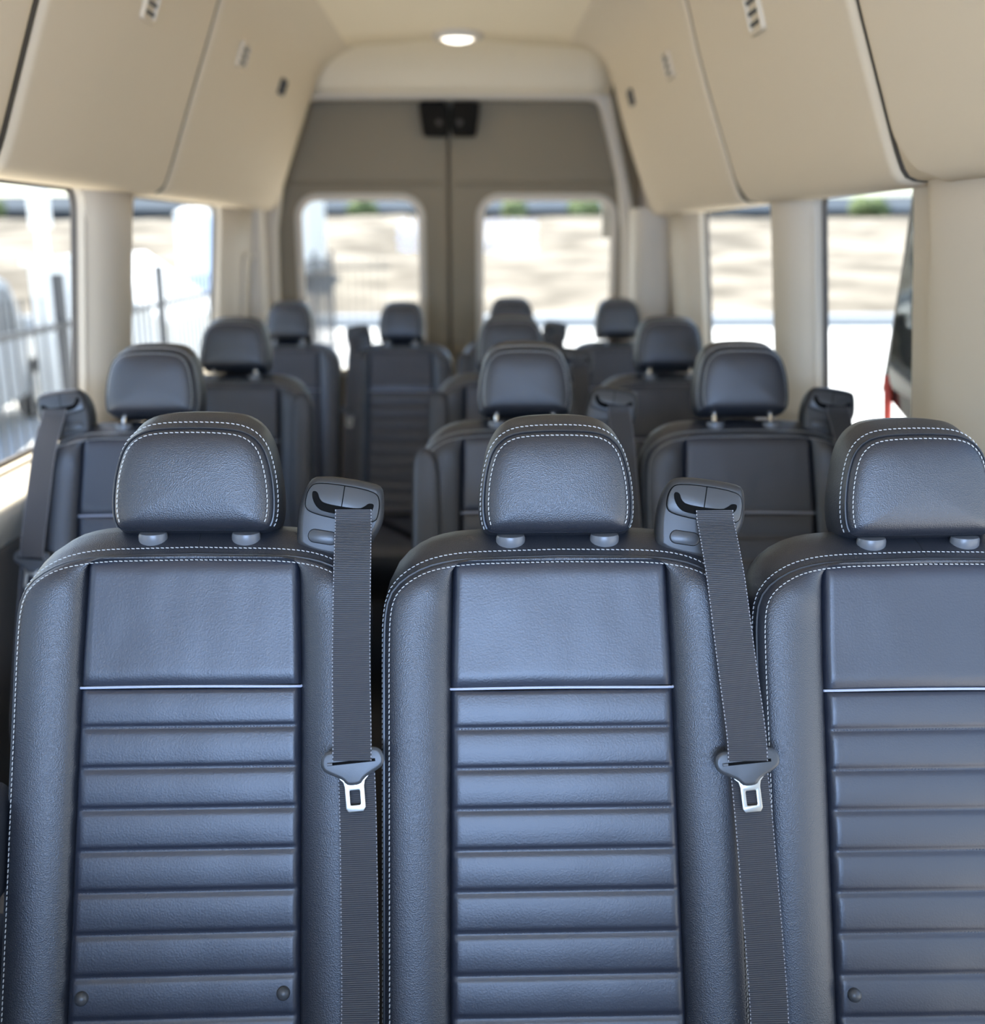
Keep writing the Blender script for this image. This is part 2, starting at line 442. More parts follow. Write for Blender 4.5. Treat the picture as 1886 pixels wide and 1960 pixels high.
pod('trim_24', PR, -1.7, 1.835, 0, .10, -1); pod('trim_25', PR, 1.855, 2.925, .0, .09, -1); pod('trim_26', PR, 2.95, 4.38, 0, .05, -1)
liner('trim_27', PL, -1.7, 4.69, 1); liner('trim_28', PR, -1.7, 4.37, -1)
def seam_strip(name, P, y, hw_, s, lean_=0):
    pr = fine(P)[4:]; m = MB()
    q = [(p.x - s * .006, p.y + .005) for p in pr]
    m.rings([[(x, y + dy, z + ZC) for x, z in q] for dy in (-hw_, hw_)], False, False, closed=False)
    o = struct(m.build(name, 'gasket')); md = o.modifiers.new('t', 'SOLIDIFY'); md.thickness = .003; md.offset = 0
seam_strip('trim_32', PL, 1.977, .009, 1); seam_strip('trim_33', PL, 3.022, .022, 1)
seam_strip('trim_34', PR, 1.845, .006, -1); seam_strip('trim_35', PR, 2.938, .020, -1)
# closed rear ends of the pods
for nm, P, y in (('trim_29', PL, 4.695), ('trim_30', PR, 4.375)):
    pr = fine(P); xo = -1.0 if P is PL else .87
    m = MB(); poly = [(p.x, p.y) for p in pr] + [(xo, .745), (xo, P[0][1])]
    m.rings([[(x, y, z + ZC) for x, z in poly], [(x, y + .01, z + ZC) for x, z in poly]])
    struct(m.build(nm, 'beige', smooth=False))
# wall above the windows behind the right pod, seen in the recess by the rear door
m = MB(); m.box(.60, .92, 4.99, 5.01, .0 + ZC, .78 + ZC)
struct(m.build('trim_31', 'trim', smooth=False))

# ceiling lamp, air vents
lp = empty('ceiling_lamp', (-.052, 4.295, .728 + ZC), label='round lit ceiling lamp near the rear header', cat='ceiling lamp')
m = MB(); m.rings([[(r * cos(a * pi / 16), r * sin(a * pi / 16), z) for a in range(32)] for r, z in ((.10, .025), (.098, .006), (.085, -.003), (.066, 0), (.064, .012))], False, False)
m.build('bezel', 'trim', lp)
m = MB(); m.rings([[(r * cos(a * pi / 16), r * sin(a * pi / 16), z) for a in range(32)] for r, z in ((.064, .008), (.05, -.006), (.025, -.012), (.004, -.013))], True, True)
m.build('lens', 'lamp', lp)
def vent(x, y, z, s, ww, hh, slats, label, fm='beige'):
    # face normal from the pod slope; s=-1 left side, +1 right side
    sl_ = Vector((.082, 0, .212)).normalized() if s < 0 else Vector((-.067, 0, .225)).normalized()
    nrm = Vector((sl_.z, 0, -sl_.x)) if s < 0 else Vector((-sl_.z, 0, -sl_.x * -1 * -1))
    if s > 0: nrm = Vector((-sl_.z, 0, sl_.x))
    if nrm.z > 0: nrm = Vector((nrm.x, 0, nrm.z))
    ex = Vector((0, 1, 0)); R = Matrix((ex, sl_, nrm)).transposed().to_4x4()
    e = empty('air_vent', (x, y, z + ZC), label=label, cat='air vent', group='slotted vents on the overhead side panels')
    e.matrix_world = Matrix.Translation((x, y, z + ZC)) @ R
    o = plate('vent_frame', rrect(-ww, ww, -hh, hh, .012), [rrect(-ww + .010, ww - .010, -hh + .010, hh - .010, .006)], .014, lambda a, b, c: (a, b, c + .006), fm, .003, parent=e)
    m = MB(); m.box(-ww + .006, ww - .006, -hh + .006, hh - .006, -.002, .001); m.build('vent_back', 'void', e, smooth=False)
    for k in range(slats):
        yy = -hh + .012 + (2 * hh - .024) * (k + .5) / slats
        m = MB(); m.box(-ww + .008, ww - .008, yy - .0035, yy + .0035, .001, .009); m.build('slat', 'vent', e, smooth=False)
vent(-.703, 2.50, .498, -1, .045, .042, 3, 'vent on the left overhead panel cut off by the top of the photo')
vent(-.689, 3.39, .531, -1, .050, .040, 3, 'wider vent on the rear left overhead panel')
vent(-.689, 4.06, .530, -1, .040, .028, 2, 'smallest left vent, nearest the rear doors', 'vent')
vent(.5955, 2.36, .459, 1, .050, .045, 3, 'sharpest vent at the top of the middle right overhead panel')
vent(.5855, 3.30, .494, 1, .050, .040, 3, 'wider vent on the rear right overhead panel')
vent(.5855, 4.035, .494, 1, .040, .028, 2, 'smallest right vent, beside the rear corner recess', 'vent')

# opened side door: its dark glass stands outside the first right window
dr = empty('door_3', (1.0, 2.0, ZC - 1.2)); struct(dr)
def dg(a, b, c): return (-.0 + (.10 * (-.36 - b)) * 1.0 + c, a - 2.0, b + 1.2)
o = plate('door_glass', chaikin([(1.45, -.36), (2.38, -.36), (2.49, -.34), (2.44, -.18), (2.30, .10), (2.24, .14), (1.45, .14)], 2, True), [], .012, dg, 'dark_glass', .004, parent=dr)
o = plate('door_skin', [(1.40, -.30), (1.40, .20), (2.30, .20), (2.36, .12), (2.42, -.05), (2.55, -.36), (2.36, -.42), (1.40, -.42)], [[(1.50, -.34), (2.30, -.34), (2.42, -.30), (2.28, .10), (1.50, .10)]], .02, lambda a, b, c: dg(a, b, c + .02), 'black_paint', .004, parent=dr)
m = MB(); m.tube([(.0, .50, .88), (.005, .49, .78), (.01, .48, .66)], .010, 8); m.build('edge_strip', 'red', dr)

# ------------------------------------------------------------------ seats
REC = radians(21.0); cr, sr = cos(REC), sin(REC)
REH = radians(16.0)        # the headrests sit a little more upright than the backrests
SZ = 0.964
def SL(u, v, w_): return (u, v * sr - w_ * cr, SZ + v * cr + w_ * sr)
def SH(u, v, w_):
    b = SL(0, .17, 0); return (u, b[1] + (v - .17) * sin(REH) - w_ * cos(REH), b[2] + (v - .17) * cos(REH) + w_ * sin(REH))
N_SIDE, N_COR, N_TOP = 16, 14, 20
HW = 0.219
def half_outline():
    side = [Vector((-HW, -.47)).lerp(Vector((-HW, .03)), k / N_SIDE) for k in range(N_SIDE)]
    cp = chaikin([(-HW, .03), (-HW + .001, .100), (-.206, .128), (-.172, .150), (-.135, .1585), (-.10, .1605)], 3)
    cor = resample(cp, N_COR + 1)[:-1]
    top = [Vector((-.10, .1605)).lerp(Vector((0, .1625)), k / N_TOP) for k in range(N_TOP + 1)]
    return side, cor, top
def mirror_outline():
    s, c, t = half_outline(); h_ = s + c + t
    return h_ + [Vector((-p[0], p[1])) for p in h_[:-1][::-1]]
OUT = [Vector((p[0], p[1])) for p in mirror_outline()]
def inner_outline():
    s = [Vector((-.142, -.455)).lerp(Vector((-.1375, .03)), k / N_SIDE) for k in range(N_SIDE)]
    c = [Vector((-.1375, .03)).lerp(Vector((-.134, .152)), min(1, k / (N_COR - 1) * 1.0)) for k in range(N_COR)]
    t = [Vector((-.1335, .1525)).lerp(Vector((0, .1545)), k / N_TOP) for k in range(N_TOP + 1)]
    h_ = s + c + t
    return h_ + [Vector((-p[0], p[1])) for p in h_[:-1][::-1]]
INN = inner_outline()
def bol(t, width):
    a = min(.0165, .26 * width)
    return a * (sin(pi * min(1, t) ** .8) ** .55 if 0 < t < 1 else 0) - .0035 * t ** 6
def ring(poly, ww): return [SL(p[0], p[1], ww) for p in poly]
def backrest_mesh(root):
    m = MB()
    def cring(a, lift, ww):
        q = inset(OUT, a); rr = []
        for i, p in enumerate(q):
            t = max(0, min(1, (OUT[i][1] - .02) / .12)); t = t * t * (3 - 2 * t)
            n_ = NRM[i]
            x_ = max(-.2245, min(.2245, p[0] + n_[0] * lift * t * .12)); rr.append(SL(x_, p[1] + n_[1] * lift * t, ww))
        return rr
    A_ = inset(OUT, .01); NRM = [(OUT[i] - A_[i]) * 100 for i in range(len(OUT))]
    R = [cring(.06, .0, -.122), cring(.03, .020, -.119), cring(.012, .034, -.108), cring(.0, .043, -.090),
         cring(-.0025, .041, -.070), cring(-.0035, .031, -.045), cring(-.0035, .0165, -.024), cring(-.0025, .004, -.010), cring(-.0008, 0, -.0035), cring(.0006, 0, -.002)]
    for k in range(1, 15):
        t = k / 14; rr = []
        for a, b in zip(OUT, INN):
            w_ = (b - a).length; p = a.lerp(b, t); rr.append(SL(p[0], p[1], bol(t, w_)))
        R.append(rr)
    R.append([SL(p[0] * .985, p[1] - .001, -.014) for p in INN])
    m.rings(R, True, True)
    return m.build('backrest', 'leather', root, ang=60)
def panel(root, name, v0, v1, nv, hf, nu=44):
    m = MB(); g = []
    for j in range(nv + 1):
        v = v0 + (v1 - v0) * j / nv; row = []
        for i in range(nu + 1):
            s = -1 + 2 * i / nu
            # finer steps near the side seams
            s = math.copysign(1 - (1 - abs(s)) ** 1.35, s)
            hw = (.1365 + (.03 - v) * .0095 if v < .03 else .1365 - (v - .03) * .03)
            u = s * hw
            e = min((1 - abs(s)) * hw, .008) / .008
            row.append(SL(u, v, -.0065 + .0070 * (1 - (1 - e) ** 3) + hf(u, v) * min(1, e * 1.1)))
        g.append(row)
    m.rings(g, False, False, closed=False)
    o = m.build(name, 'leather_panel', root, ang=80)
    return o
RIB = .0484
def rib_h(u, v):
    # rows of padding between the stitched channels; channels at -RIB*k
    t = (-v / RIB) % 1.0
    k = int(-v / RIB)
    wob = .0006 * noise.noise(Vector((u * 18, v * 12, 3)))
    d = min(t, 1 - t)
    h_ = .0030 * (1 - (1 - min(1, d / .15)) ** 2.0) + .0016 * sin(pi * t) - .0008
    if v > -.004: h_ = 0
    return h_ + wob
def up_h(u, v):
    e = min(v - .002, .156 - v); e = max(0, min(1, e / .02))
    wr_ = .0005 * noise.noise(Vector((u * 30, v * 14, 7))) + .0009 * noise.noise(Vector((u * 9, v * 9, 1)))
    return .0045 * (1 - (1 - e) ** 2.5) + wr_ * e
def stitches(m, path, r=.00062, ln=.0046, gap=.0062, lift=0.0, tilt=0.12):
    d = 0; P = [Vector(p) for p in path]
    L_ = sum((b - a).length for a, b in zip(P, P[1:])); n = int(L_ / gap)
    pts = resample(path, max(2, n + 1))
    for i in range(len(pts) - 1):
        t = (pts[i + 1] - pts[i]); 
        if t.length < 1e-6: continue
        t.normalize(); c = (pts[i] + pts[i + 1]) / 2
        sd_ = Vector((t.z, 0, -t.x)) * tilt
        t2 = (t + sd_).normalized()
        m.tube([c - t2 * ln * .5, c - t2 * ln * .3, c + t2 * ln * .3, c + t2 * ln * .5], [r * .3, r, r, r * .3], 5)
def headrest_parts(root, tag_rise=0.0, rows=True):
    dv = tag_rise
    half = [(-.030, .1905), (-.070, .1905), (-.0885, .1915), (-.0955, .205), (-.0965, .235), (-.0925, .270), (-.0825, .302), (-.062, .319), (-.030, .3235)]
    poly = half + [(-a, b) for a, b in half[::-1]]
    P = resample(chaikin(poly, 2, True), 96, True)
    P = [Vector((p[0], p[1] + dv)) for p in P]
    cen = Vector((0, .255 + dv))
    def sc(k, ww): return [SH(*(cen + (p - cen) * k), ww) for p in P]
    m = MB()
    def crown(p):   # crown rises a little behind the stitched face
        return p
    off = []
    W0 = -.020
    def rg(ins, ww, lift=0.0):
        q = inset(P, ins); return [SH(p[0], p[1] + lift * max(0, (p[1] - dv - .27) / .05), W0 + ww) for p in q]
    R = [sc(.02, W0 - .108), sc(.45, W0 - .107), sc(.75, W0 - .103), rg(.012, -.098, .012), rg(.002, -.088, .018), rg(-.004, -.068, .020), rg(-.0045, -.045, .016), rg(-.003, -.024, .008), rg(-.0005, -.010, .002), rg(.0012, -.003),
         rg(.0022, -.0042), rg(.0032, -.002), rg(.0055, .0030)]
    Q = inset(P, .0055)
    for k, ww in ((.955, .0065), (.90, .0098), (.80, .0125), (.64, .0148), (.45, .0162), (.25, .017), (.06, .0172)): R.append([SH(*(cen + (p - cen) * k), W0 + ww) for p in Q])
    m.rings(R, True, True)
    hr = m.build('headrest', 'leather', root, ang=70)
    # double stitched welt over the sides and the top
    idx = sorted(range(96), key=lambda i: math.atan2(P[i][0] - cen[0], P[i][1] - cen[1]))
    P1 = inset(P, .0082); P2 = inset(P, -.0020); P3 = inset(P, .0015)
    st = MB()
    ok = lambda i: P[i][1] - dv > .194 and not (abs(P[i][0]) < .085 and P[i][1] - dv < .22)
    a = [SH(P1[i][0], P1[i][1], W0 + .0070) for i in idx if ok(i)]
    b = [SH(P2[i][0], P2[i][1] + .0006 + .0040 * max(0, (P2[i][1] - dv - .27) / .05), W0 - .0130) for i in idx if ok(i)]
    c = [SH(P3[i][0], P3[i][1], W0 - .003) for i in idx if ok(i)]
    stitches(st, a); stitches(st, b)
    st.build('stitching', 'thread', hr)
    m = MB(); m.tube(c, .0016, 6); m.build('welt', 'seam', hr)
    for s in (-1, 1):
        m = MB(); R = []
        for z, r in ((-.008, .0150), (0, .0170), (.010, .0172), (.0135, .0160), (.014, .010)):
            R.append([(s * .060 + r * 1.08 * cos(k * pi / 12), .0 + r * .85 * sin(k * pi / 12), z) for k in range(24)])
        bx, by, bz = SH(0, .1765, -.031)
        m.rings([[(x, y + by, z + bz) for x, y, z in r_] for r_ in R])
        m.build('headrest_guide', 'grey_plastic', root)
        m = MB(); m.tube([SH(s * .060, .165, -.031), SH(s * .060, .24 + dv, -.045)], .0058, 12); m.build('headrest_post', 'chrome', root)
    return hr
def belt_parts(root, s, us, buck=-.086):
    """s=+1 belt on the seat's right (seen from the front), -1 mirrored; lean = sideways run of the belt over its length"""
    A = radians(-9.0)
    cu, cv = .184, .2115
    u0, bu, ub = us
    W = -.022
    def H(a, b, c):
        u = cu + a * cos(A) - b * sin(A); v = cv + a * sin(A) + b * cos(A)
        return SH(s * u, v, W + c)
    body = [(-.036, .046), (.044, .047), (.0505, .036), (.055, .008), (.0535, -.008), (.044, -.030), (.034, -.056), (-.048, -.054), (-.053, -.030), (-.0555, .000), (-.049, .034)]
    B = resample(chaikin(body, 2, True), 64, True); B2 = [Vector((p[0], p[1])) for p in B]
    m = MB()
    ins_ = [(p[0], p[1]) for p in resample(chaikin([(-.036, .0365), (.040, .0365), (.048, .024), (.0475, .0), (.040, -.003), (.0, -.006), (-.038, -.003), (-.0475, .003), (-.046, .026)], 2, True), 64, True)]
    m.rings([[H(p[0], p[1], -.055) for p in inset(B2, .012)], [H(p[0], p[1], -.050) for p in inset(B2, .004)], [H(p[0], p[1], -.02) for p in B2], [H(p[0], p[1] , -.006) for p in inset(B2, -.001)], [H(*p, -.002) for p in inset(B2, .001)],
             [H(p[0], p[1], .0035) for p in inset(B2, .0055)], [H(p[0], p[1], .0040) for p in inset(B2, .008)]], True, True)
    hs = m.build('belt_housing', 'plastic', root, ang=40)
    # oblong bezel holding the slot
    m = MB(); I = [Vector(p) for p in ins_]
    m.rings([[H(p[0], p[1], .000) for p in inset(I, -.0012)], [H(p[0], p[1], .0045) for p in inset(I, -.0012)]]); m.build('bezel_gap', 'void', hs)
    m = MB(); m.rings([[H(p[0], p[1], .001) for p in I], [H(p[0], p[1], .0062) for p in I], [H(p[0], p[1], .0070) for p in inset(I, .0012)]]); m.build('slot_bezel', 'plastic_in', hs, ang=40)
    # dark smile-shaped slot with the raised flap above it
    slot = chaikin([(-.041, .0245), (-.0335, .0245), (-.030, .0155), (-.022, .0105), (.022, .0105), (.030, .0155), (.034, .0200), (.042, .0200), (.040, .010), (.030, .0025), (.020, .0), (-.022, .0), (-.032, .0045), (-.039, .014)], 2, True)
    m = MB(); m.rings([[H(p[0], p[1], .002) for p in slot], [H(p[0], p[1], .0076) for p in slot]]); m.build('slot', 'void', hs)
    m = MB(); m.box(-.0006, .0006, .0105, .0365, 0, .0074); m.build('flap_seam', 'void', hs, smooth=False, tr=H)
    # small oblong cap
    cp = [Vector(p) for p in rrect(-.037, .0, -.0395, -.0235, .0079, 8)]
    m = MB(); m.rings([[H(p[0], p[1], .002) for p in inset(cp, -.0008)], [H(p[0], p[1], .0043) for p in inset(cp, -.0008)]]); m.build('cap_gap', 'void', hs)
    m = MB(); m.rings([[H(p[0], p[1], .002) for p in cp], [H(p[0], p[1], .0050) for p in cp], [H(p[0], p[1], .0056) for p in inset(cp, .001)]]); m.build('cap', 'plastic_in', hs)
    # webbing: upper run from slot to latch plate, lower run behind it to the floor anchor
    def strip(name, path, wid, th=.0013):
        cen_ = resample(chaikin(path, 3), 90); m = MB(); uvs = []
        R = []; acc = 0
        ps = []
        for p in cen_:
            k_ = max(0, min(1, (p[1] - .13) / .06)); ps.append(Vector(SL(s * p[0], p[1], p[2])).lerp(Vector(SH(s * p[0], p[1], p[2])), k_))
        for i, p in enumerate(ps):
            if i: acc += (p - ps[i - 1]).length
            t = (ps[min(i + 1, 89)] - ps[max(i - 1, 0)]).normalized()
            x = Vector((1, 0, 0)); x = (x - t * x.dot(t)).normalized(); nn = t.cross(x)
            ws = wid if not callable(wid) else wid(i / 89)
            R.append([p - x * ws / 2, p + x * ws / 2, p + x * ws / 2 + nn * th, p - x * ws / 2 + nn * th]); uvs.append(acc)
        m.rings(R, True, True)
        o = m.build(name, 'webbing', root, ang=30)
        me = o.data; uvl = me.uv_layers.new(name='UVMap')
        for li, lp_ in enumerate(me.loops):
            vi = lp_.vertex_index; uvl.data[li].uv = ((0, 1, 1, 0)[vi % 4], uvs[vi // 4])
        return o
    t0 = (u0, .218, -.014); 

    strip('belt_webbing', [t0, (u0, .206, -.0125), (u0 + .0005, .196, -.006), (u0 + .001, .172, .010), (u0 + .002, .135, .028), ((u0 + bu) / 2, .03, .042), (bu, buck + .03, .0475), (bu, buck + .0005, .0478)], .047)
    strip('lower_belt', [(bu + .002, buck + .010, .034), (bu + .006, buck - .03, .034), ((bu + ub) / 2 + .003, -.25, .034), (ub, -.41, .034), (ub - .010, -.455, .034), (ub - .030, -.50, .030)], .045)
    # latch plate
    AB = radians(5.0)
    def K(a, b, c): 
        return SL(s * (bu + a * cos(AB) - b * sin(AB)), buck + a * sin(AB) + b * cos(AB), .044 + c)
    pl = [(-.0385, -.002), (-.036, .010), (-.026, .0145), (.026, .0145), (.036, .010), (.0395, -.002), (.036, -.010), (.020, -.0175), (.012, -.022), (.0085, -.0285), (-.0085, -.0285), (-.012, -.022), (-.020, -.0175), (-.035, -.010)]
    PP = [Vector(p) for p in resample(chaikin(pl, 2, True), 56, True)]
    m = MB(); m.rings([[K(p[0], p[1], -.006) for p in inset(PP, .001)], [K(p[0], p[1], -.004) for p in PP], [K(p[0], p[1], .0005) for p in PP], [K(p[0], p[1], .0022) for p in inset(PP, .0015)], [K(p[0], p[1], .0026) for p in inset(PP, .004)]])
    lpo = m.build('latch_plate', 'plastic_in', root, ang=40)
    m = MB(); m.box(-.028, .028, -.003, .0005, .001, .0030); m.build('latch_slot', 'void', lpo, smooth=False, tr=K)
    m = MB(); m.tube([K(-.030, -.0012, .004), K(-.024, -.0012, .004)], .0018, 8); m.build('pin', 'grey_plastic', lpo)
    tg = [Vector(p) for p in [(-.0205, -.0165), (-.0135, -.024), (-.0120, -.030), (-.0120, -.055), (-.009, -.0595), (.009, -.0595), (.0120, -.055), (.0120, -.030), (.0135, -.024), (.0205, -.0165), (.014, -.020), (.0, -.022), (-.014, -.020)]]
    hl = rrect(-.0062, .0062, -.0515, -.0345, .0015, 3)
    plate('tongue', tg, [hl], .0028, lambda a, b, c: K(a, b, c - .0015), 'steel', .0008, parent=lpo)
def make_seat(s=1, lean=(.198, .210, .232), rise=0.0, buttons=True, arm=None, buck=-.086):
    root = empty('passenger_seat', (0, 0, 0))
    backrest_mesh(root)
    panel(root, 'upper_panel', .0025, .1545, 30, up_h)
    rp = panel(root, 'ribbed_panel', -.455, -.0025, 150, rib_h)
    # dark channel stitches
    for k in range(1, 9):
        v = -RIB * k; m = MB()
        stitches(m, [SL(-.130 + .26 * i / 40, v, .0006) for i in range(41)], .0005, .0024, .0040, tilt=0)
        m.build('channel_stitching', 'dark_thread', rp)
    if buttons:
        for x in (-1, 1):
            m = MB(); m.rings([[SL(x * .121 + r * cos(a * pi / 10), -.360 + r * sin(a * pi / 10), w_) for a in range(20)] for r, w_ in ((.0082, .002), (.0082, .0075), (.0070, .0105), (.0040, .0122), (.0008, .0128))])
            m.build('button', 'plastic_in', rp)
    m = MB(); m.tube([SL(-.1375, .0, -.004)] + [SL(-.137 + .274 * k / 40, .0008 * sin(k / 40 * pi * 1.3), .0022 - .004 * (abs(k - 20) / 20) ** 8) for k in range(41)] + [SL(.1375, .0, -.004)], .0017, 8)
    m.build('piping', 'piping', root)
    # double stitched welt round the shoulders
    n = len(OUT); i0 = 2
    rng = range(i0, n - i0)
    O1 = inset(OUT, .0070); O2 = inset(OUT, -.0040); O3 = inset(OUT, -.0002)
    m = MB()
    stitches(m, [SL(O1[i][0], O1[i][1], bol(.007 / max(.007, (INN[i] - OUT[i]).length), (INN[i] - OUT[i]).length) + .0008) for i in rng])
    def crn(i):
        t = max(0, min(1, (OUT[i][1] - .02) / .12)); t = t * t * (3 - 2 * t)
        n_ = (OUT[i] - inset10[i]) * 100; k_ = .0030 + .0066 * t
        return SL(OUT[i][0] + n_[0] * (.0030 + .0012 * t), OUT[i][1] + n_[1] * k_, -.0112)
    inset10 = inset(OUT, .01)
    stitches(m, [crn(i) for i in rng])
    m.build('stitching', 'thread', root)
    m = MB(); m.tube([SL(O3[i][0], O3[i][1], -.0035) for i in rng], .0019, 6); m.build('welt', 'seam', root)
    # short seam across the crown
    m = MB(); m.tube([SL(.001, .1665, -.008), SL(.0, .1830, -.025), SL(-.002, .1975, -.045), SL(-.002, .2070, -.070), SL(-.002, .2060, -.09)], .0009, 6); m.build('crown_seam', 'seam', root)
    headrest_parts(root, rise)
    belt_parts(root, s, lean, buck)
    if arm is not None:     # raised armrest folded up along the aisle side
        P = [Vector((p[0], p[1])) for p in resample(chaikin([(arm * .182, .105), (arm * .200, .125), (arm * .216, .128), (arm * .232, .112), (arm * .236, .05), (arm * .236, -.30), (arm * .18, -.30), (arm * .178, .04)], 2, True), 60, True)]
        m = MB(); m.rings([ring(inset(P, .006), -.010), ring(P, -.002), ring(P, .034), ring(inset(P, .005), .042), ring(inset(P, .014), .044)]); ar_ = m.build('armrest', 'leather', root, ang=60)
        m = MB(); pp = [SL(p[0], p[1], .0385) for p in inset(P, .002)]; m.tube(pp + [pp[0]], .0016, 6, caps=False); m.build('welt', 'seam', ar_)
    # cushion and seat stand
    m = MB(); R = []
    rr = [Vector(p) for p in rrect(-.218, .218, -.46, .10, .06, 6)]
    base = SL(0, -.47, 0)
    for i_, z in ((.04, .385), (.006, .40), (0, .44), (0, .485), (.010, .512), (.04, .522), (.10, .524)): R.append([(p[0], p[1] + base[1] - .02, z) for p in inset(rr, i_)])
    m.rings(R); cs = m.build('seat_cushion', 'leather', root, ang=50)
    m = MB(); m.box(-.20, .20, base[1] - .44, base[1] + .06, .34, .392); m.build('seat_frame', 'plastic', root, smooth=False)
    for x in (-1, 1):
        for y in (base[1] - .38, base[1] + .02):
            m = MB(); m.tube([(x * .16, y, .35), (x * .16, y, .03), (x * .16, y, 0.0)], [.014, .014, .026], 10); m.build('leg', 'plastic', root)
    return root
def copy_tree(o):
    c = o.copy(); COL.objects.link(c)
    for ch in list(o.children):
        d = ch.copy(); COL.objects.link(d); d.parent = c
        for g_ in list(ch.children):
            e = g_.copy(); COL.objects.link(e); e.parent = d
    return c
G1, G2, G3, G4 = ('seats of the front bench row', 'seats of the second row', 'seats of the third row', 'seats of the back row')
sA = make_seat(1, (.201, .206, .218), 0.0, True)                       # left of the first row
sB = make_seat(1, (.1985, .214, .233), 0.0, False)                      # middle of the first row
sC = make_seat(1, (.198, .208, .222), 0.0, True)
sD = make_seat(1, (.198, .208, .222), .015, False, arm=-1)             # aisle seat, armrest on its left
sE = make_seat(-1, (.198, .208, .222), .015, False, arm=1)             # single seat left of the aisle
sF = make_seat(1, (.198, .208, .222), .018, False)
sG = make_seat(-1, (.198, .208, .222), .012, False)                    # back row seat with its belt on the left
hr_ = next(c for c in sA.children if c.name.startswith('headrest') and '_' not in c.name)
hr_.scale = (1.09, 1, 1); hr_.location = (-.006, 0, 0)       # this headrest is turned a little towards the window
used = set()
def put(src, x, y, z=0.0, rz=0.0, ry=0.0, sx=1.0, label='', group=None):
    o = src if src not in used else copy_tree(src)
    used.add(src)
    o.location = (x, y, z); o.rotation_euler = (0, ry, rz); o.scale = (sx, 1, 1)
    tag(o, label, 'seat', group)
    return o
Y1 = 1.188
put(sA, -.358, Y1, .005, radians(2.0), radians(.7), .97, 'black leather seat at the left of the nearest row, two buttons on its lowest rib', G1)
put(sB, .114, Y1, 0, 0, radians(-.35), 1, 'black leather seat in the middle of the nearest row, complete in view', G1)
put(sC, .586, Y1, -.006, radians(-1.0), radians(-.8), 1, 'black leather seat of the nearest row cut off by the right edge', G1)
put(sE, -.655, Y1 + .838, .000, 0, 0, .965, 'dark single seat by the left window right behind the nearest row', G2)
put(sD, .107, Y1 + .838, .003, 0, 0, .965, 'second-row aisle seat right behind the middle seat of the nearest row', G2)
put(sF, .557, Y1 + .838, .0, 0, 0, .965, 'second-row seat by the right window, headrest raised on two posts', G2)
put(sE, -.668, Y1 + 1.656, -.004, 0, 0, .97, 'single seat of the third row, left of the aisle with a lit welt', G3)
put(sD, .107, Y1 + 1.656, -.000, 0, 0, .965, 'third-row aisle seat mostly hidden behind the second-row aisle seat', G3)
put(sF, .557, Y1 + 1.656, -.006, 0, 0, .965, 'third-row seat by the right window with a light bracket under its headrest', G3)
put(sG, -.700, Y1 + 2.746, -.018, 0, 0, .885, 'back-row seat at the far left, behind the third-row single seat', G4)
put(sG, -.272, Y1 + 2.746, -.022, 0, 0, .885, 'back-row seat standing clear at the end of the aisle, belt guide at its left', G4)
put(sD, .150, Y1 + 2.746, -.010, 0, 0, .885, 'back-row seat whose headrest top shows above the two aisle seats', G4)
put(sF, .560, Y1 + 2.746, -.016, 0, 0, .885, 'back-row seat at the far right against the bright rear window', G4)
for x_, w_ in ((-.64, 'left'), (-.15, 'middle'), (.50, 'right')):  # unseen seats, added to shade the lower part of the nearest row
    put(sF, x_, -.47, .05, pi, 0, 1, 'unseen front seat added behind the camera as shade, facing forward, on the ' + w_, 'unseen front seats added to shade the nearest row')
# lowered armrest at the left edge of the photo, part of the left front-row seat
m = MB(); R = []
P = [Vector(p) for p in rrect(-.70, -.566, -.775, -.640, .030, 6)]
for y, i_ in ((.80, .02), (.815, .004), (.84, 0), (1.14, 0), (1.165, .006), (1.17, .02)): R.append([(p[0] + .349, y - Y1, p[1] + ZC) for p in inset(P, i_)])
m.rings(R); am = m.build('armrest', 'leather', sA)
m = MB(); pp = [(p[0] + .349, .822 - Y1, p[1] + ZC) for p in inset(P, .001)]; m.tube(pp + [pp[0]], .002, 6, caps=False)
m.build('welt', 'seam', am)

# ------------------------------------------------------------------ outside
GZ = -.62        # ground below the van floor
m = MB(); m.box(-60, 60, -30, 26, GZ - .3, GZ); struct(m.build('ground', 'concrete', smooth=False))
m = MB(); m.box(-60, 60, 25.6, 26.4, GZ, GZ + .28); struct(m.build('kerb', 'kerb', smooth=False))
m = MB(); g = []
for j in range(61):
    y = 26.2 + 70 * (j / 60); row = []
    for i in range(141):
        x = -90 + 180 * i / 140
        t = (y - 26.2) / 50
        hgt = GZ + 3.35 * min(1, t) ** .8 + (.5 * noise.noise(Vector((x * .08, y * .1, 0))) + .16 * noise.noise(Vector((x * .5, y * .5, 2)))) * min(1, t * 4)
        row.append((x, y, hgt))
    g.append(row)
m.rings(g, False, False, closed=False); struct(m.build('hillside', 'drygrass'))
for nm, y, hb, seed in (('far_ridge', 150, 6.0, 3), ('distant_hills', 260, 13.0, 9)):
    m = MB(); g = []
    for j in range(6):
        row = []
        for i in range(121):
            x = -260 + 520 * i / 120
            row.append((x, y + j * 12, GZ + (hb + 1.2 * noise.noise(Vector((x * .02, seed, 0)))) * sin(min(1, j / 3) * pi / 2)))
        g.append(row)
    m.rings(g, False, False, closed=False); struct(m.build(nm, 'far_hill'))
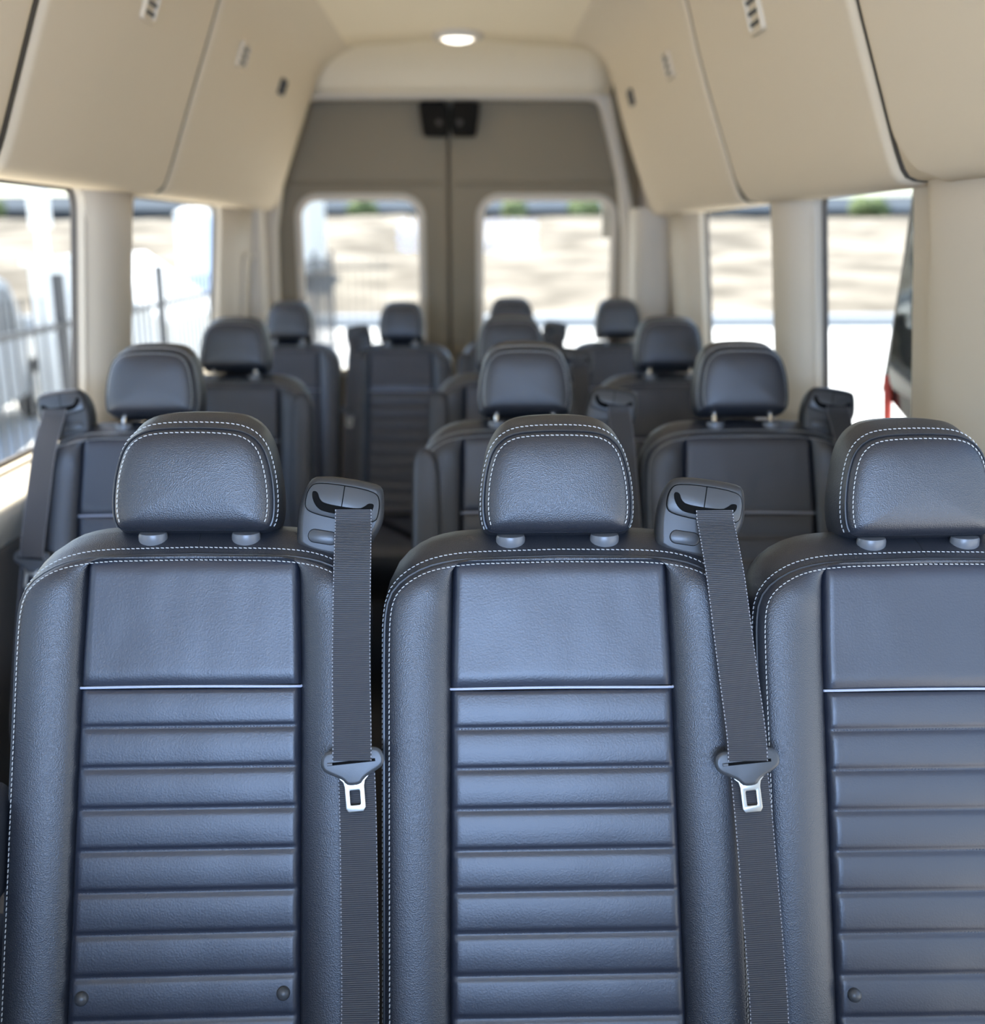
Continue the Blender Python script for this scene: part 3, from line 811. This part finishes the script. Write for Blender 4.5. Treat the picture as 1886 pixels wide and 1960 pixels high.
# picket fence in panels, running beside the van and then across behind it
def fence_panel(x0, y0, x1, y1, label):
    L_ = sqrt((x1 - x0) ** 2 + (y1 - y0) ** 2)
    e = empty('picket_fence', (x0, y0, GZ), math.atan2(y1 - y0, x1 - x0), label=label, cat='fence', group='black metal fence panels along the parking lot')
    m = MB(); n = int(L_ / .14)
    for k in range(n - 1):
        x = .09 + k * .14
        m.box(x - .006, x + .006, -.006, .006, .08, 1.78)
    m.build('pickets', 'fence', e, smooth=False)
    for z in (.18, 1.58):
        m = MB(); m.box(.032, L_ - .032, -.018, .018, z - .02, z + .02); m.build('rail', 'fence', e, smooth=False)
    m = MB(); m.box(-.03, .03, -.03, .03, 0, 1.9); m.build('post', 'fence', e, smooth=False)
names = ['nearest the first left window', 'behind the first left pillar', 'seen in the second left window', 'behind the white shed in the second left window', 'beside the left rear pillar', 'left of the rear window', 'at the left edge of the rear window']
for k in range(7):
    fence_panel(-2.62, 4.6 + 2.2 * k, -2.62, 6.8 + 2.2 * k, 'black picket fence panel ' + names[k])
fence_panel(-2.62, 20.0, -1.5, 20.0, 'black picket fence panel turned across behind the van')
# vehicles and small buildings beyond the fence
def car(x, y, rz, paint, label):
    e = empty('parked_car', (x, y, GZ), rz, label=label, cat='car')
    side = [(-2.2, .35), (-2.25, .75), (-2.1, 1.0), (-1.95, 1.55), (-1.7, 1.72), (.4, 1.74), (.75, 1.6), (1.15, 1.08), (2.0, .95), (2.25, .75), (2.25, .35)]
    P = resample(chaikin(side, 1, True), 48, True); m = MB()
    m.rings([[(p[0] * .97, -.92, p[1] * .98) for p in P], [(p[0], -.86, p[1]) for p in P], [(p[0], .86, p[1]) for p in P], [(p[0] * .97, .92, p[1] * .98) for p in P]])
    m.build('body', paint, e)
    for s in (-1, 1):
        for x0, x1, x2, x3 in ((-1.75, -.75, -.75, -1.65), (-.65, .35, .35, -.65), (.42, .95, .50, .42)):
            m = MB(); m.rings([[(x0, s * c, 1.08), (x1, s * c, 1.08), (x2, s * c, 1.58), (x3, s * c, 1.58)] for c in (.90, .935)]); m.build('side_glass', 'dark_glass', e, smooth=False)
        for xx in (-1.35, 1.4):
            m = MB(); R = [[(xx + r * cos(a * pi / 12), s * yy, .36 + r * sin(a * pi / 12)) for a in range(24)] for r, yy in ((.34, .74), (.36, .78), (.36, .93), (.33, .95), (.22, .94), (.20, .90))]
            m.rings(R); wh = m.build('wheel', 'tyre', e)
            m = MB(); m.rings([[(xx + r * cos(a * pi / 8), s * yy, .36 + r * sin(a * pi / 8)) for a in range(16)] for r, yy in ((.2, .91), (.19, .945), (.05, .955))]); m.build('hub', 'silver_paint', wh)
    m = MB(); m.rings([[(-2.13, -.7, 1.08), (-2.13, .7, 1.08), (-1.99, .65, 1.55), (-1.99, -.65, 1.55)], [(-2.17, -.7, 1.08), (-2.17, .7, 1.08), (-2.03, .65, 1.55), (-2.03, -.65, 1.55)]]); m.build('rear_glass', 'dark_glass', e, smooth=False)
car(-6.0, 11.3, radians(100), 'silver_paint', 'silver car behind the fence in the first left window')
car(-8.6, 12.6, radians(95), 'yellow', 'yellow car behind the fence at the left edge of the photo')
# white shed with a sloping roof
e = empty('white_shed', (-4.5, 14.2, GZ), radians(0), label='white shed with sloping roof seen in the second left window', cat='shed')
m = MB(); m.rings([[(-.75, y, 0), (.72, y, 0), (.72, y, 1.15), (-.25, y, 1.85), (-.75, y, 1.8)] for y in (-1.4, 1.4)]); m.build('walls', 'white_metal', e, smooth=False)
m = MB(); m.rings([[(-.80, y, 1.80), (-.25, y, 1.86), (.85, y, 1.08), (.85, y, 1.14), (-.25, y, 1.93), (-.80, y, 1.87)] for y in (-1.5, 1.5)]); m.build('roof', 'white_metal', e, smooth=False)
e = empty('site_booth', (-6.35, 25.0, GZ), 0, label='pale blue upright booth at the edge of the second left window', cat='booth')
m = MB(); m.rings([[Vector((p[0], p[1], z)) for p in rrect(-.36, .36, -.4, .4, .06, 3)] for z in (0, 2.6)]); m.build('walls', 'blue_panel', e)
m = MB(); m.rings([[Vector((p[0] * k, p[1] * k, z)) for p in rrect(-.36, .36, -.4, .4, .06, 3)] for k, z in ((1.06, 2.6), (1.04, 2.68), (.5, 2.78))]); m.build('roof', 'white_metal', e)
e = empty('box_trailer', (-5.6, 34.0, GZ + .6), 0, label='white box trailer on the slope behind the left rear window', cat='trailer')
m = MB(); m.rings([[Vector((p[0], p[1], z)) for p in rrect(-.75, .75, -2, 2, .08, 3)] for z in (.5, 2.7)]); m.build('body', 'white_metal', e)
for x in (-.6, .6):
    m = MB(); m.tube([(x - .1, -1, .35), (x + .1, -1, .35)], .35, 16); m.build('wheel', 'tyre', e)
e = empty('lamp_post', (-8.1, 20.5, GZ), 0, label='pale post standing in the first left window', cat='post')
m = MB(); m.tube([(0, 0, 0), (0, 0, 3.0)], [.12, .09], 10); m.build('pole', 'white_metal', e)
m = MB(); m.rings([[Vector((p[0], p[1], z)) for p in rrect(-.16, .16, -.16, .16, .05, 3)] for z in (2.3, 3.0)]); m.build('head', 'white_metal', e)
# a long pale building on the ridge and trees along it
e = empty('long_building', (10, 96, GZ + 3.0), 0, label='long pale blue-grey building along the top of the slope', cat='building')
m = MB(); m.box(-55, 55, 0, 8, 0, 1.5); m.build('walls', 'far_hill', e, smooth=False)
m = MB(); m.rings([[(-56, -.5, 1.5), (56, -.5, 1.5), (56, 8.5, 1.5), (-56, 8.5, 1.5)], [(-54, 3, 2.2), (54, 3, 2.2), (54, 5, 2.2), (-54, 5, 2.2)]]); m.build('roof', 'far_hill', e, smooth=False)
def tree(x, y, z, hgt, rad, label, seed):
    e = empty('tree', (x, y, z), 0, label=label, cat='tree', group='trees on the ridge')
    m = MB(); m.tube([(0, 0, 0), (.05, 0, hgt * .35), (0, .05, hgt * .6)], [rad * .12, rad * .09, rad * .04], 8); m.build('trunk', 'bark', e)
    bm = bmesh.new(); rnd = random.Random(seed)
    for k in range(9):
        c = Vector((rnd.uniform(-1, 1) * rad * .55, rnd.uniform(-1, 1) * rad * .55, hgt * rnd.uniform(.45, .85)))
        r = bmesh.ops.create_icosphere(bm, subdivisions=3, radius=rad * rnd.uniform(.35, .6))
        for v in r['verts']:
            v.co *= 1 + .25 * noise.noise(v.co * (2.5 / rad) + Vector((k, seed, 0)))
            v.co += c
    me = bpy.data.meshes.new('crown'); bm.to_mesh(me); bm.free(); me.materials.append(M['leaf'])
    o = bpy.data.objects.new('crown', me); COL.objects.link(o); o.parent = e
tp = [(-52, 88, 4.2, 'green tree on the ridge at the top of the first left window'), (-40, 92, 3.6, 'green tree in the second left window beside the pillar'), (-9, 90, 3.4, 'green tree on the ridge in the left rear window'),
      (3.5, 90, 3.2, 'green tree on the ridge in the right rear window'), (9.5, 92, 3.4, 'green tree on the ridge right of the rear windows'), (27, 90, 3.4, 'green tree on the ridge in the third-row right window'), (34, 92, 4.0, 'broad green tree on the ridge in the first right window'), (39, 88, 3.6, 'green tree beside the dark door glass')]
for k, (x, y, hg, lb) in enumerate(tp): tree(x, y, GZ + 3.1, hg * .55, hg * .42, lb, k)
